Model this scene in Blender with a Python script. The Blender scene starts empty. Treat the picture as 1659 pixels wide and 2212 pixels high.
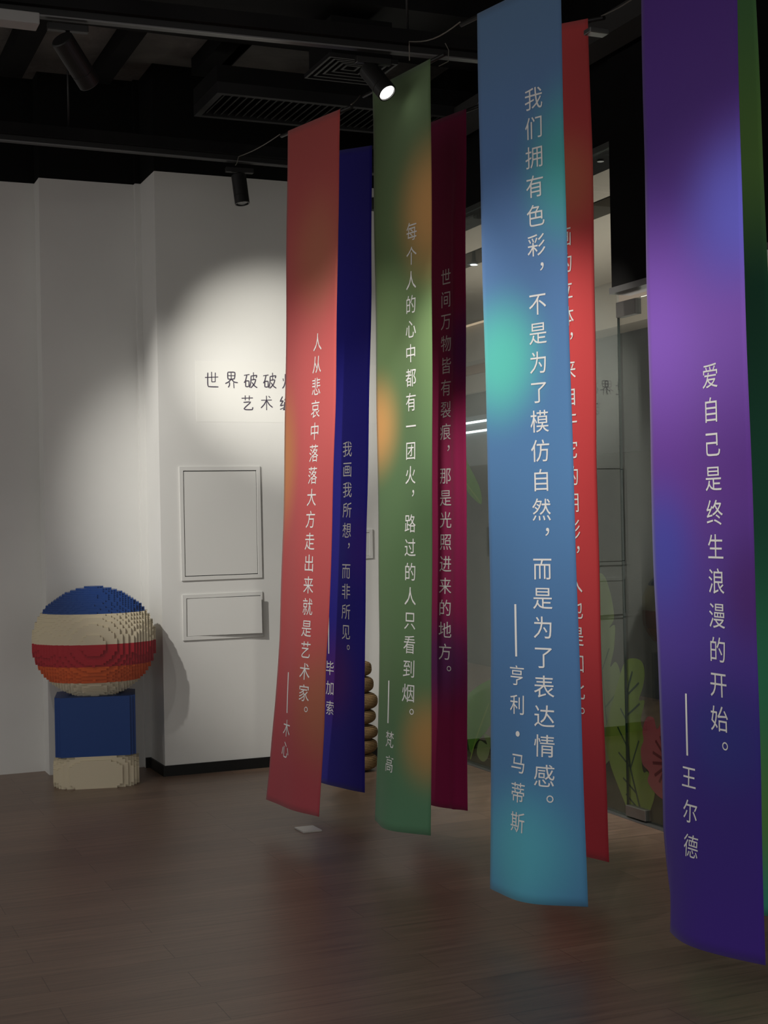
import bpy, bmesh, math, random
from mathutils import Vector, Matrix
random.seed(7)
scene = bpy.context.scene
COL = scene.collection
PI = math.pi

# ------------------------------------------------------------------ camera
FPX, EYE = 3067.0, 1.5
PITCH, ROLL = 11 / FPX, math.radians(1.1)
cF = Vector((0, math.cos(PITCH), math.sin(PITCH)))
u0 = Vector((0, -math.sin(PITCH), math.cos(PITCH)))
cR = Vector((1, 0, 0)) * math.cos(ROLL) - u0 * math.sin(ROLL)
cU = Vector((1, 0, 0)) * math.sin(ROLL) + u0 * math.cos(ROLL)
CAM = Vector((0, 0, EYE))
cd = bpy.data.cameras.new('camera')
cd.sensor_fit = 'HORIZONTAL'; cd.sensor_width = 36.0
cd.lens = 36.0 * FPX / 1659.0
cd.clip_start = 0.05; cd.clip_end = 100
cam = bpy.data.objects.new('camera', cd); COL.objects.link(cam)
cam.matrix_world = Matrix(((cR.x, cU.x, -cF.x, 0), (cR.y, cU.y, -cF.y, 0), (cR.z, cU.z, -cF.z, EYE), (0, 0, 0, 1)))
scene.camera = cam

def ray(px, py): return cF + cR * ((px - 829.5) / FPX) - cU * ((py - 1106) / FPX)
def at_z(px, py, z):
    d = ray(px, py); return CAM + d * ((z - EYE) / d.z)
def at_plane(px, py, P, n):
    d = ray(px, py); return CAM + d * ((P - CAM).dot(n) / d.dot(n))
def V(*a): return Vector(a)

# ------------------------------------------------------------------ view, world, lights
scene.view_settings.view_transform = 'Standard'
scene.view_settings.look = 'None'
scene.view_settings.exposure = 0.0
scene.view_settings.gamma = 1.0
scene.view_settings.use_curve_mapping = False
scene.cycles.max_bounces = 8
scene.cycles.transparent_max_bounces = 12
scene.cycles.sample_clamp_indirect = 3.0
w = bpy.data.worlds.new('gallery_air'); scene.world = w; w.use_nodes = True
w.node_tree.nodes['Background'].inputs[0].default_value = (1.0, 0.97, 0.93, 1)
w.node_tree.nodes['Background'].inputs[1].default_value = 0.68

# directions of the hall: WD runs along the white wall, GD along the glass
GA, GB = at_z(1012, 1648, 0), at_z(1317, 1752, 0)
GD = (GA - GB).normalized()
WD = V(GD.y, -GD.x, 0)
C0 = at_z(357, 1677, 0)                     # outer corner of the white pier
NW = V(WD.y, -WD.x, 0)                      # faces the hall
NG = -WD                                    # glass faces the hall
UP = V(0, 0, 1)
def onC(px, py): return at_plane(px, py, C0, NW)

def spot(name, loc, target, power, half_deg, blend=0.6, color=(1, .95, .86), size=0.03):
    l = bpy.data.lights.new(name, 'SPOT'); l.energy = power; l.spot_size = math.radians(2 * half_deg)
    l.spot_blend = blend; l.color = color; l.shadow_soft_size = size
    o = bpy.data.objects.new(name, l); COL.objects.link(o); o.location = loc
    o.rotation_euler = (Vector(target) - Vector(loc)).to_track_quat('-Z', 'Y').to_euler()
    return o
LAMP_A = at_z(186, 146, 3.3) + V(.02, .05, -.05)
spot('spot_on_wall_text', LAMP_A, onC(612, 800), 390, 13.5, 1.0, (1, .96, .87))
spot('flood_on_wall', (-2.8, 5.6, 3.42), onC(625, 1180), 430, 18.5, .75, (1, .96, .89))
spot('spot_on_figure', (-2.3, 5.6, 3.45), (-1.75, 7.9, .5), 35, 24, 1.0, (1, .94, .87), .02)
# unseen lamps without bodies that light the banners
spot('spot_on_coral', (-1.75, 4.35, 3.42), (-.36, 6.72, 1.62), 185, 17, 1.0)
spot('spot_on_green', (-1.45, 4.0, 3.42), (.10, 6.3, 1.65), 130, 17, 1.0)
spot('spot_on_blue', (-1.0, 3.2, 3.42), (.58, 5.05, 1.75), 165, 20, 1.0)
spot('spot_on_red', (-1.0, 5.3, 3.42), (.80, 5.72, 1.8), 190, 19, 1.0)
spot('spot_on_purple', (-.15, 2.3, 3.42), (1.06, 4.45, 1.85), 125, 19, 1.0)
spot('spot_on_magenta', (.10, 4.75, 3.42), (.30, 6.68, 1.40), 150, 10.5, 1.0)
spot('spot_on_navy', (-.03, 4.3, 3.42), (-.26, 7.27, 1.7), 85, 11, 1.0)
spot('fill_on_glass', (.72, 6.45, 3.40), (1.08, 7.3, .75), 220, 24, 1.0, (1, .95, .86), .015)  # added unseen lamp, brightens the plant stickers behind the glass

# ------------------------------------------------------------------ helpers
def link(o): COL.objects.link(o); return o
def empty(name, loc, label=None, cat=None, group=None, kind=None):
    o = link(bpy.data.objects.new(name, None)); o.location = loc; o.empty_display_size = .05
    return tag(o, label, cat, group, kind)
def tag(o, label=None, cat=None, group=None, kind=None):
    if label: o['label'] = label
    if cat: o['category'] = cat
    if group: o['group'] = group
    if kind: o['kind'] = kind
    return o
def obj(name, bm, mats, parent=None, smooth=False, bevel=0, doubles=True):
    """bm is in WORLD coordinates; the mesh is moved into the parent's frame"""
    if doubles: bmesh.ops.remove_doubles(bm, verts=bm.verts, dist=1e-6)
    bmesh.ops.recalc_face_normals(bm, faces=bm.faces)
    me = bpy.data.meshes.new(name)
    if parent is not None:
        loc = Vector(parent.location); q = parent.parent
        while q: loc += Vector(q.location); q = q.parent
        bm.transform(Matrix.Translation(-loc))
    bm.to_mesh(me); bm.free()
    o = link(bpy.data.objects.new(name, me))
    for m in (mats if isinstance(mats, (list, tuple)) else [mats]): me.materials.append(m)
    if smooth:
        for p in me.polygons: p.use_smooth = True
    if bevel:
        md = o.modifiers.new('bevel', 'BEVEL'); md.width = bevel; md.segments = 2; md.limit_method = 'ANGLE'
    if parent is not None: o.parent = parent
    return o
def nb(): return bmesh.new()
def hexa(bm, pts, mi=0):
    """8 points: four of the bottom loop, four of the top loop"""
    v = [bm.verts.new(p) for p in pts]
    for f in ((0, 1, 2, 3), (7, 6, 5, 4), (0, 4, 5, 1), (1, 5, 6, 2), (2, 6, 7, 3), (3, 7, 4, 0)):
        fc = bm.faces.new([v[i] for i in f]); fc.material_index = mi
def box(bm, o, a, b, c, mi=0):
    """box spanned by vectors a, b, c from the corner o"""
    o, a, b, c = Vector(o), Vector(a), Vector(b), Vector(c)
    hexa(bm, [o, o + a, o + a + b, o + b, o + c, o + a + c, o + a + b + c, o + b + c], mi)
def prism(bm, poly, z0, z1, mi=0):
    n = len(poly)
    lo = [bm.verts.new((p[0], p[1], z0)) for p in poly]; hi = [bm.verts.new((p[0], p[1], z1)) for p in poly]
    fs = [bm.faces.new(list(reversed(lo))), bm.faces.new(hi)]
    for i in range(n): fs.append(bm.faces.new((lo[i], lo[(i + 1) % n], hi[(i + 1) % n], hi[i])))
    for f in fs: f.material_index = mi
def tube(bm, pts, r, seg=8, cap=True, mi=0):
    pts = [Vector(p) for p in pts]; rings = []
    for i, p in enumerate(pts):
        t = (pts[min(i + 1, len(pts) - 1)] - pts[max(i - 1, 0)]).normalized()
        a = t.orthogonal().normalized() if i == 0 else (pa - t * pa.dot(t)).normalized()
        pa = a; b = t.cross(a)
        rr = r[i] if isinstance(r, (list, tuple)) else r
        rings.append([bm.verts.new(p + (a * math.cos(2 * PI * k / seg) + b * math.sin(2 * PI * k / seg)) * rr) for k in range(seg)])
    for A, B in zip(rings, rings[1:]):
        for k in range(seg):
            f = bm.faces.new((A[k], A[(k + 1) % seg], B[(k + 1) % seg], B[k])); f.material_index = mi; f.smooth = True
    if cap:
        for R in (rings[0], rings[-1]):
            f = bm.faces.new(R); f.material_index = mi

def lathe(bm, o, axis, prof, seg=28):
    """prof: (distance along axis, radius) pairs; both ends closed"""
    axis = Vector(axis).normalized(); a = axis.orthogonal().normalized(); b = axis.cross(a); rings = []
    for d, r in prof: rings.append([bm.verts.new(Vector(o) + axis * d + (a * math.cos(2 * PI * k / seg) + b * math.sin(2 * PI * k / seg)) * r) for k in range(seg)])
    for A, B in zip(rings, rings[1:]):
        for k in range(seg): bm.faces.new((A[k], A[(k + 1) % seg], B[(k + 1) % seg], B[k]))
    bm.faces.new(rings[0]); bm.faces.new(rings[-1])

# ------------------------------------------------------------------ materials
def mat(name, color, rough=.6, spec=.3, metal=0, emis=None, estr=0):
    m = bpy.data.materials.new(name); m.use_nodes = True
    b = m.node_tree.nodes['Principled BSDF']
    b.inputs['Base Color'].default_value = (*color, 1); b.inputs['Roughness'].default_value = rough
    b.inputs['Specular IOR Level'].default_value = spec; b.inputs['Metallic'].default_value = metal
    if emis: b.inputs['Emission Color'].default_value = (*emis, 1); b.inputs['Emission Strength'].default_value = estr
    return m
def lin(r, g, b):
    f = lambda c: (c / 255 / 12.92) if c / 255 <= .04045 else ((c / 255 + .055) / 1.055) ** 2.4
    return (f(r), f(g), f(b))
def N(m, t, **kw):
    n = m.node_tree.nodes.new(t)
    for k, v in kw.items(): setattr(n, k, v)
    return n
def noise_bump(m, scale, strength, dist=.002, stretch=None):
    nt = m.node_tree; b = nt.nodes['Principled BSDF']
    tc = N(m, 'ShaderNodeTexCoord'); no = N(m, 'ShaderNodeTexNoise'); no.inputs['Scale'].default_value = scale
    no.inputs['Detail'].default_value = 4
    bp = N(m, 'ShaderNodeBump'); bp.inputs['Strength'].default_value = strength; bp.inputs['Distance'].default_value = dist
    mp = N(m, 'ShaderNodeMapping')
    if stretch: mp.inputs['Scale'].default_value = stretch
    nt.links.new(tc.outputs['Object'], mp.inputs[0]); nt.links.new(mp.outputs[0], no.inputs['Vector'])
    nt.links.new(no.outputs['Fac'], bp.inputs['Height']); nt.links.new(bp.outputs[0], b.inputs['Normal'])
    return m
def mottled(m, c1, c2, scale):
    nt = m.node_tree; b = nt.nodes['Principled BSDF']
    tc = N(m, 'ShaderNodeTexCoord'); no = N(m, 'ShaderNodeTexNoise'); no.inputs['Scale'].default_value = scale; no.inputs['Detail'].default_value = 6
    rp = N(m, 'ShaderNodeValToRGB'); rp.color_ramp.elements[0].position = .35; rp.color_ramp.elements[1].position = .7
    rp.color_ramp.elements[0].color = (*c1, 1); rp.color_ramp.elements[1].color = (*c2, 1)
    nt.links.new(tc.outputs['Object'], no.inputs['Vector']); nt.links.new(no.outputs['Fac'], rp.inputs[0]); nt.links.new(rp.outputs[0], b.inputs['Base Color'])
    return m

M_wall = noise_bump(mottled(mat('white_plaster', (.7, .7, .68), .75, .2), (.66, .66, .64), (.72, .72, .70), 1.3), 60, .15)
M_black = mottled(mat('black_paint', (.008, .008, .008), .8, .15), (.006, .006, .0065), (.011, .011, .011), 3)
M_blackwall = noise_bump(mat('black_wall_paint', (.006, .006, .0062), .85, .1), 30, .3)
M_concrete = noise_bump(mottled(mat('bare_concrete', (.06, .058, .056), .9, .1), (.10, .096, .092), (.20, .19, .18), 2.5), 12, .6, .02)
M_bmetal = mat('black_metal', (.012, .012, .012), .42, .4)
M_dmetal = mat('dark_grey_metal', (.016, .016, .017), .5, .3)
M_steel = noise_bump(mat('brushed_steel', (.27, .26, .25), .42, .5, .9), 90, .1)
M_alu = mat('grey_aluminium', (.22, .22, .22), .4, .5, .8)
M_lens = mat('glowing_lens', (.9, .9, .85), .3, .5, 0, (1, .98, .92), 4)
M_lensoff = mat('dark_lens', (.03, .03, .03), .2, .5)
M_wire = mat('grey_wire', (.16, .15, .13), .6)
M_skirt = mat('black_skirting', (.006, .006, .006), .5, .3)
M_text = mat('white_print', (.86, .86, .86), .8, .1)
M_ink = mat('dark_ink', (.07, .06, .085), .6, .2)
M_board = mat('white_board', (.66, .66, .64), .6, .25)
M_gapshade = mat('gap_shade', (.02, .02, .02), .8)
M_beige = mat('beige_ceiling_paint', (.42, .375, .325), .8)
M_tubelight = mat('fluorescent_tube', (.9, .9, .9), .4, .3, 0, (.85, .95, 1), 3.0)
M_warmlight = mat('warm_cove_strip', (.9, .8, .7), .4, .3, 0, (1, .72, .5), 0.6)
M_darkpanel = mat('dark_shopfront_panel', (.02, .022, .023), .5)
M_bluegrey = mat('blue_grey_shopfront', (.09, .105, .115), .35)
M_corridor = mottled(mat('olive_corridor_wall', (.05, .05, .04), .8), (.035, .036, .028), (.06, .06, .05), 4)
M_film = mat('frosted_film', (.70, .70, .675), .55, .2)

def floor_mat():
    m = mat('dark_wood_planks', (.08, .06, .045), .42, .5); nt = m.node_tree; b = nt.nodes['Principled BSDF']
    tc = N(m, 'ShaderNodeTexCoord'); mp = N(m, 'ShaderNodeMapping'); mp.inputs['Rotation'].default_value[2] = -math.atan2(WD.y, WD.x)
    nt.links.new(tc.outputs['Object'], mp.inputs[0])
    br = N(m, 'ShaderNodeTexBrick'); br.offset = .37; br.inputs['Scale'].default_value = 1
    br.inputs['Brick Width'].default_value = 1.22; br.inputs['Row Height'].default_value = .165; br.inputs['Mortar Size'].default_value = .0016
    br.inputs['Color1'].default_value = (*lin(120, 99, 85), 1); br.inputs['Color2'].default_value = (*lin(134, 111, 95), 1); br.inputs['Mortar'].default_value = (*lin(92, 74, 63), 1)
    nt.links.new(mp.outputs[0], br.inputs['Vector'])
    mp2 = N(m, 'ShaderNodeMapping'); mp2.inputs['Scale'].default_value = (1.6, 26, 1); nt.links.new(mp.outputs[0], mp2.inputs[0])
    no = N(m, 'ShaderNodeTexNoise'); no.inputs['Scale'].default_value = 1.6; no.inputs['Detail'].default_value = 8; no.inputs['Roughness'].default_value = .65
    nt.links.new(mp2.outputs[0], no.inputs['Vector'])
    mr = N(m, 'ShaderNodeMapRange'); mr.inputs[1].default_value = .3; mr.inputs[2].default_value = .75; mr.inputs[3].default_value = .62; mr.inputs[4].default_value = 1.24
    nt.links.new(no.outputs['Fac'], mr.inputs[0])
    mx = N(m, 'ShaderNodeVectorMath', operation='SCALE'); nt.links.new(br.outputs['Color'], mx.inputs[0]); nt.links.new(mr.outputs[0], mx.inputs['Scale'])
    nt.links.new(mx.outputs[0], b.inputs['Base Color'])
    rr = N(m, 'ShaderNodeMapRange'); rr.inputs[3].default_value = .32; rr.inputs[4].default_value = .44
    nt.links.new(no.outputs['Fac'], rr.inputs[0]); nt.links.new(rr.outputs[0], b.inputs['Roughness'])
    bp = N(m, 'ShaderNodeBump'); bp.inputs['Strength'].default_value = .12; bp.inputs['Distance'].default_value = .002
    nt.links.new(no.outputs['Fac'], bp.inputs['Height']); nt.links.new(bp.outputs[0], b.inputs['Normal'])
    return m
M_floor = floor_mat()

def glass_mat():
    m = bpy.data.materials.new('clear_glass'); m.use_nodes = True; nt = m.node_tree; nt.nodes.clear()
    out = N(m, 'ShaderNodeOutputMaterial'); mix = N(m, 'ShaderNodeMixShader'); tr = N(m, 'ShaderNodeBsdfTransparent'); gl = N(m, 'ShaderNodeBsdfGlossy')
    tr.inputs[0].default_value = (.84, .87, .85, 1); gl.inputs[0].default_value = (.95, 1, .97, 1); gl.inputs['Roughness'].default_value = .0
    fr = N(m, 'ShaderNodeFresnel'); fr.inputs[0].default_value = 1.7
    geo = N(m, 'ShaderNodeNewGeometry'); io = N(m, 'ShaderNodeMapRange'); io.inputs[3].default_value = 1.7; io.inputs[4].default_value = 1 / 1.7
    nt.links.new(geo.outputs['Backfacing'], io.inputs[0]); nt.links.new(io.outputs[0], fr.inputs[0])
    nt.links.new(fr.outputs[0], mix.inputs[0]); nt.links.new(tr.outputs[0], mix.inputs[1]); nt.links.new(gl.outputs[0], mix.inputs[2]); nt.links.new(mix.outputs[0], out.inputs[0])
    return m
M_glass = glass_mat()

def fabric(name, base, stops, patches):
    """printed polyester: vertical colour run (stops: t from top, colour) and soft printed colour patches in UV"""
    m = mat(name, base, .85, .12); nt = m.node_tree; b = nt.nodes['Principled BSDF']
    b.inputs['Sheen Weight'].default_value = .16
    uv = N(m, 'ShaderNodeUVMap'); sp = N(m, 'ShaderNodeSeparateXYZ'); nt.links.new(uv.outputs[0], sp.inputs[0])
    rp = N(m, 'ShaderNodeValToRGB'); cr = rp.color_ramp; cr.interpolation = 'EASE'
    for i, (t, c) in enumerate(stops):
        e = cr.elements[i] if i < 2 else cr.elements.new(t)
        e.position = t; e.color = (*lin(*c), 1)
    nt.links.new(sp.outputs['Y'], rp.inputs[0]); cur = rp.outputs[0]
    for (s, t, rs, rt, c, amt) in patches:
        mp = N(m, 'ShaderNodeMapping'); mp.inputs['Location'].default_value = (-s / rs, -t / rt, 0); mp.inputs['Scale'].default_value = (1 / rs, 1 / rt, 0)
        nt.links.new(uv.outputs[0], mp.inputs[0])
        ln = N(m, 'ShaderNodeVectorMath', operation='LENGTH'); nt.links.new(mp.outputs[0], ln.inputs[0])
        mr = N(m, 'ShaderNodeMapRange'); mr.interpolation_type = 'SMOOTHERSTEP'
        mr.inputs[1].default_value = 1; mr.inputs[2].default_value = 0; mr.inputs[3].default_value = 0; mr.inputs[4].default_value = amt
        nt.links.new(ln.outputs['Value'], mr.inputs[0])
        mx = N(m, 'ShaderNodeMix', data_type='RGBA'); nt.links.new(mr.outputs[0], mx.inputs['Factor'])
        nt.links.new(cur, mx.inputs['A']); mx.inputs['B'].default_value = (*lin(*c), 1); cur = mx.outputs['Result']
    nt.links.new(cur, b.inputs['Base Color'])
    wv = N(m, 'ShaderNodeTexNoise'); wv.inputs['Scale'].default_value = 1
    mp = N(m, 'ShaderNodeMapping'); mp.inputs['Scale'].default_value = (40, 900, 1); nt.links.new(uv.outputs[0], mp.inputs[0]); nt.links.new(mp.outputs[0], wv.inputs['Vector'])
    bp = N(m, 'ShaderNodeBump'); bp.inputs['Strength'].default_value = .12; bp.inputs['Distance'].default_value = .001
    nt.links.new(wv.outputs['Fac'], bp.inputs['Height']); nt.links.new(bp.outputs[0], b.inputs['Normal'])
    return m

# ------------------------------------------------------------------ the hall
CEIL = 4.2
bm = nb(); box(bm, (-9, -4, -.1), (18, 0, 0), (0, 26, 0), (0, 0, .1)); tag(obj('floor', bm, M_floor), kind='structure')
TOPZ = 3.565
STEP = (at_z(331, 1655, 0) - C0).dot(-NW)
def wp(u, d): return C0 + WD * u - NW * d      # u along the white wall from the pier's corner, d behind its face
B0 = C0 - NW * STEP
uB = (at_plane(107, 1674, B0, NW) - C0).dot(WD)
uS = (at_plane(307, 1400, B0, NW) - C0).dot(WD)
GC = C0 + WD * (GA - C0).dot(WD)
uG = (GC - C0).dot(WD)
front = [wp(-4.5, STEP + .16), wp(uB, STEP + .16), wp(uB, STEP), wp(uS, STEP), wp(uS, STEP - .035), wp(-.0, STEP - .035), wp(0, 0), wp(uG + .0, 0)]
poly = [(p.x, p.y) for p in front + [wp(uG, 1.0), wp(-4.5, 1.0)]]
bm = nb(); prism(bm, poly, 0, TOPZ, 0); prism(bm, poly, TOPZ, CEIL, 1)
tag(obj('wall_back', bm, [M_wall, M_blackwall], doubles=False), kind='structure')
# black skirting on the pier and its return
bm = nb(); sk = .062
for a, b_, n in ((wp(uS, STEP - .035), wp(0, STEP - .035), NW), (wp(0, STEP - .035), wp(0, 0), -WD), (wp(-.012, 0), wp(uG - .02, 0), NW)):
    box(bm, a, b_ - a, n * .012, UP * sk)
tag(obj('baseboard_back', bm, M_skirt), kind='structure')
bm = nb(); box(bm, wp(-4.5, 1.0) + UP * CEIL, WD * 14, NW * 9, UP * .15); tag(obj('ceiling', bm, M_concrete), kind='structure')

# black ducts and concrete downstands under the slab
def ceil_pt(px, py, z): return at_z(px, py, z)
def beam_w(name, px, py, z, h, t, m, label, cat, u0=-3.5, u1=6):
    p = at_z(px, py, z); bm = nb(); box(bm, p + WD * u0, WD * (u1 - u0), -NW * t, UP * h)
    return tag(obj(name, bm, m), label, cat)

beam_w('ceiling_duct', 500, -30, 3.98, .2, .75, M_black, 'long black duct under the slab nearest the viewer at the top edge', 'duct', -4, 3)
for i, (px, py, wd, mm) in enumerate(((20, 118, .13, M_black), (230, 135, .10, M_black), (455, 118, .16, M_black), (505, 112, .06, M_black))):
    p = at_z(px, py, 4.1); bm = nb(); box(bm, p - GD * 1.6, GD * 2.0, WD * wd, UP * .1)
    tag(obj('ceiling_joist', bm, mm), ['black joist under the slab at the far left above the tilted spotlight', 'black joist under the slab just right of the tilted spotlight',
        'wide black joist under the slab left of the long grille box', 'thin black joist under the slab beside the long grille box'][i], 'joist')

# long slot-grille box under the slab
def grille_box():
    a = at_z(470, 200, 3.75); far = at_z(405, 250, 3.75); d = (far - a).length
    L = 1.5
    e = empty('grille_box', a, 'long black air grille box with diagonal slats behind the coral banner top', 'air vent')
    bm = nb(); g = GD * d; fr = .035
    box(bm, a + UP * .06, WD * L, g, UP * .09)                              # plenum
    obj('plenum', bm, M_black, e)
    bm = nb()
    for o_, x, y in ((a, WD * L, GD * fr), (a + g - GD * fr, WD * L, GD * fr), (a + GD * fr, WD * fr, g - GD * 2 * fr), (a + WD * (L - fr) + GD * fr, WD * fr, g - GD * 2 * fr)):
        box(bm, o_, x, y, UP * .06)
    obj('frame', bm, M_dmetal, e)
    n = 34
    for k in range(n):
        bm = nb(); p = a + GD * fr + WD * (fr + (L - 2 * fr) * (k + .5) / n)
        box(bm, p + UP * .012, GD * (d - 2 * fr), WD * .008, UP * .035 + WD * .014)
        obj('slat', bm, M_dmetal, e)
grille_box()
# square diffuser
def diffuser():
    a = at_z(712, 122, 3.72); s = .36
    e = empty('square_air_diffuser', a, 'square black ceiling diffuser with nested louvres above the lit spotlight', 'air vent')
    bm = nb(); box(bm, a + WD * .02 + GD * .02 + UP * .03, WD * (s - .04), GD * (s - .04), UP * .18); obj('neck', bm, M_black, e)
    for k in range(5):
        i = .035 * k; bm = nb(); t = .012; z = UP * (.004 * k)
        q = a + (WD + GD) * i + z; L = s - 2 * i
        if L <= .04: break
        for o_, x, y in ((q, WD * L, GD * t), (q + GD * (L - t), WD * L, GD * t), (q + GD * t, WD * t, GD * (L - 2 * t)), (q + WD * (L - t) + GD * t, WD * t, GD * (L - 2 * t))):
            box(bm, o_, x, y, UP * .022)
        obj('louvre', bm, M_dmetal, e)
diffuser()

# light tracks
def track(p0, p1, label):
    d = (p1 - p0).normalized(); p0 = p0 - d * 2.5; L = (p1 - p0).length
    if 'second' in label: L += 1.0
    n = V(d.y, -d.x, 0)
    e = empty('light_track', p0, label, 'light track', 'light tracks')
    bm = nb(); box(bm, p0 - n * .018, d * L, n * .036, UP * .034); obj('rail', bm, M_bmetal, e)
    bm = nb(); box(bm, p0 + n * .0182, d * L, n * .003, UP * .006); obj('lip', bm, M_alu, e)
    bm = nb(); box(bm, p0 - n * .05 + UP * .034, d * L, n * .10, UP * .06); obj('carrier', bm, M_black, e)
    for dist in ((1.0, 2.86, 6.4) if 'second' in label else (.4, 1.9, 3.9, 5.4)):
        if dist > L: continue
        bm = nb(); q = p0 + d * dist + UP * .09
        tube(bm, [q, V(q.x, q.y, CEIL)], .006, 6); obj('hanger_rod', bm, M_bmetal, e)
    return d
T1a, T1b = at_z(175, 47, 3.5), at_z(775, 108, 3.5)
T2a, T2b = at_z(0, 305, 3.5), at_z(500, 350, 3.5)
d1 = track(T1a, T1b + (T1b - T1a) * .9, 'upper black light track carrying the tilted and the lit spotlights')
d2 = track(T2a, T2b + (T2b - T2a) * .15, 'second black light track running close to the white wall')

def spotlight(pa, axis, label, lit, length=.17, r=.045, stem=.07):
    axis = Vector(axis).normalized()
    e = empty('track_spotlight', pa, label, 'spotlight', 'track spotlights')
    bm = nb(); n = V(d1.y, -d1.x, 0); box(bm, pa - d1 * .08 - n * .017 - UP * .03, d1 * .16, n * .034, UP * .028); obj('adapter', bm, M_bmetal, e, bevel=.003)
    piv = pa - UP * (.03 + stem)
    bm = nb(); tube(bm, [pa - UP * .03, piv], .009, 10); obj('stem', bm, M_bmetal, e)
    bm = nb(); a0 = piv - axis * .05; a1 = a0 + axis * length
    L_ = length
    lathe(bm, a0, axis, [(0, r * .9), (.004, r), (L_ * .72, r), (L_ * .725, r * .96), (L_ * .735, r * .96), (L_ * .74, r), (L_ - .002, r), (L_, r * .97), (L_, r * .86), (L_ - .014, r * .82)], 32)
    ho = obj('housing', bm, M_bmetal, e)
    bm = nb(); lathe(bm, a0, axis, [(L_ - .0135, r * .80), (L_ - .006, r * .80), (L_ - .003, r * .5)], 32); obj('lens', bm, M_lens if lit else M_lensoff, e)
    return a1
pA = at_z(146, 52, 3.49); pB = at_z(806, 124, 3.49); pC = at_z(517, 362, 3.49)
spotlight(pA, (.36, .75, -.62), 'black track spotlight tilted down at the upper left of the hall', False, .22, .046)
aB = spotlight(pB, (.48, -.42, -.75), 'black track spotlight with glowing white lens before the green banner', True, .17, .043, .05)
spotlight(pC, (.12, -.1, -1), 'black track spotlight hanging straight down in front of white wall', False, .17, .042, .06)
l = spot('spotlight_beam', aB + V(.01, -.015, -.02), aB + V(.36, -.6, -.72), 14, 15, .8, (1, .96, .88), .02)

# white trunking box, top left
bm = nb(); p = at_z(78, 68, 3.44); box(bm, p - WD * 1.2, WD * 1.2, NW * .09, UP * .045)
tag(obj('trunking_box', bm, mat('grey_white_plastic', (.30, .30, .29), .5), bevel=.004), 'grey-white long box fixed under the ceiling at the top left corner', 'cable box')

# ------------------------------------------------------------------ things on the white pier
def frame_panel(name, outer, inner, label, tilt=0.0, thick=.009):
    O = [onC(*q) for q in outer]; I = [onC(*q) for q in inner]
    e = empty(name, O[3], label, 'access panel')
    n = NW; bm = nb()
    for k in range(4):
        a, b_, c, d = O[k], O[(k + 1) % 4], I[(k + 1) % 4], I[k]
        hexa(bm, [a, b_, c, d, a + n * thick, b_ + n * thick, c + n * thick, d + n * thick])
    obj('frame', bm, M_board, e, bevel=.0015)
    cI = sum(I, Vector()) / 4; bm = nb(); J = [cI + (q - cI) * .985 for q in I]
    lean = [n * (thick * .55 + (tilt if k in (1, 2) else 0)) for k in range(4)]
    hexa(bm, [J[k] + lean[k] - n * .005 for k in range(4)] + [J[k] + lean[k] for k in range(4)])
    obj('cover', bm, M_board, e)
    bm = nb(); hexa(bm, [q + n * .0003 for q in I] + [q + n * .0012 for q in I]); obj('shade_sheet', bm, M_gapshade, e)  # flat dark sheet, the shade behind the cover put in as colour
frame_panel('access_panel', [(386, 1008), (561, 1007), (566, 1248), (392, 1255)], [(395, 1017), (553, 1016), (557, 1240), (399, 1246)], 'tall white access panel flush in its frame on the white pier')
frame_panel('access_panel', [(393, 1285), (566, 1277), (569, 1375), (395, 1384)], [(402, 1293), (562, 1286), (564, 1367), (403, 1375)], 'low white access panel with its cover standing out below the tall one', .03)
frame_panel('access_panel', [(715, 1148), (804, 1143), (805, 1206), (716, 1211)], [(723, 1154), (797, 1150), (797, 1200), (724, 1204)], 'white access panel mostly hidden behind the navy and green banners')

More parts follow.
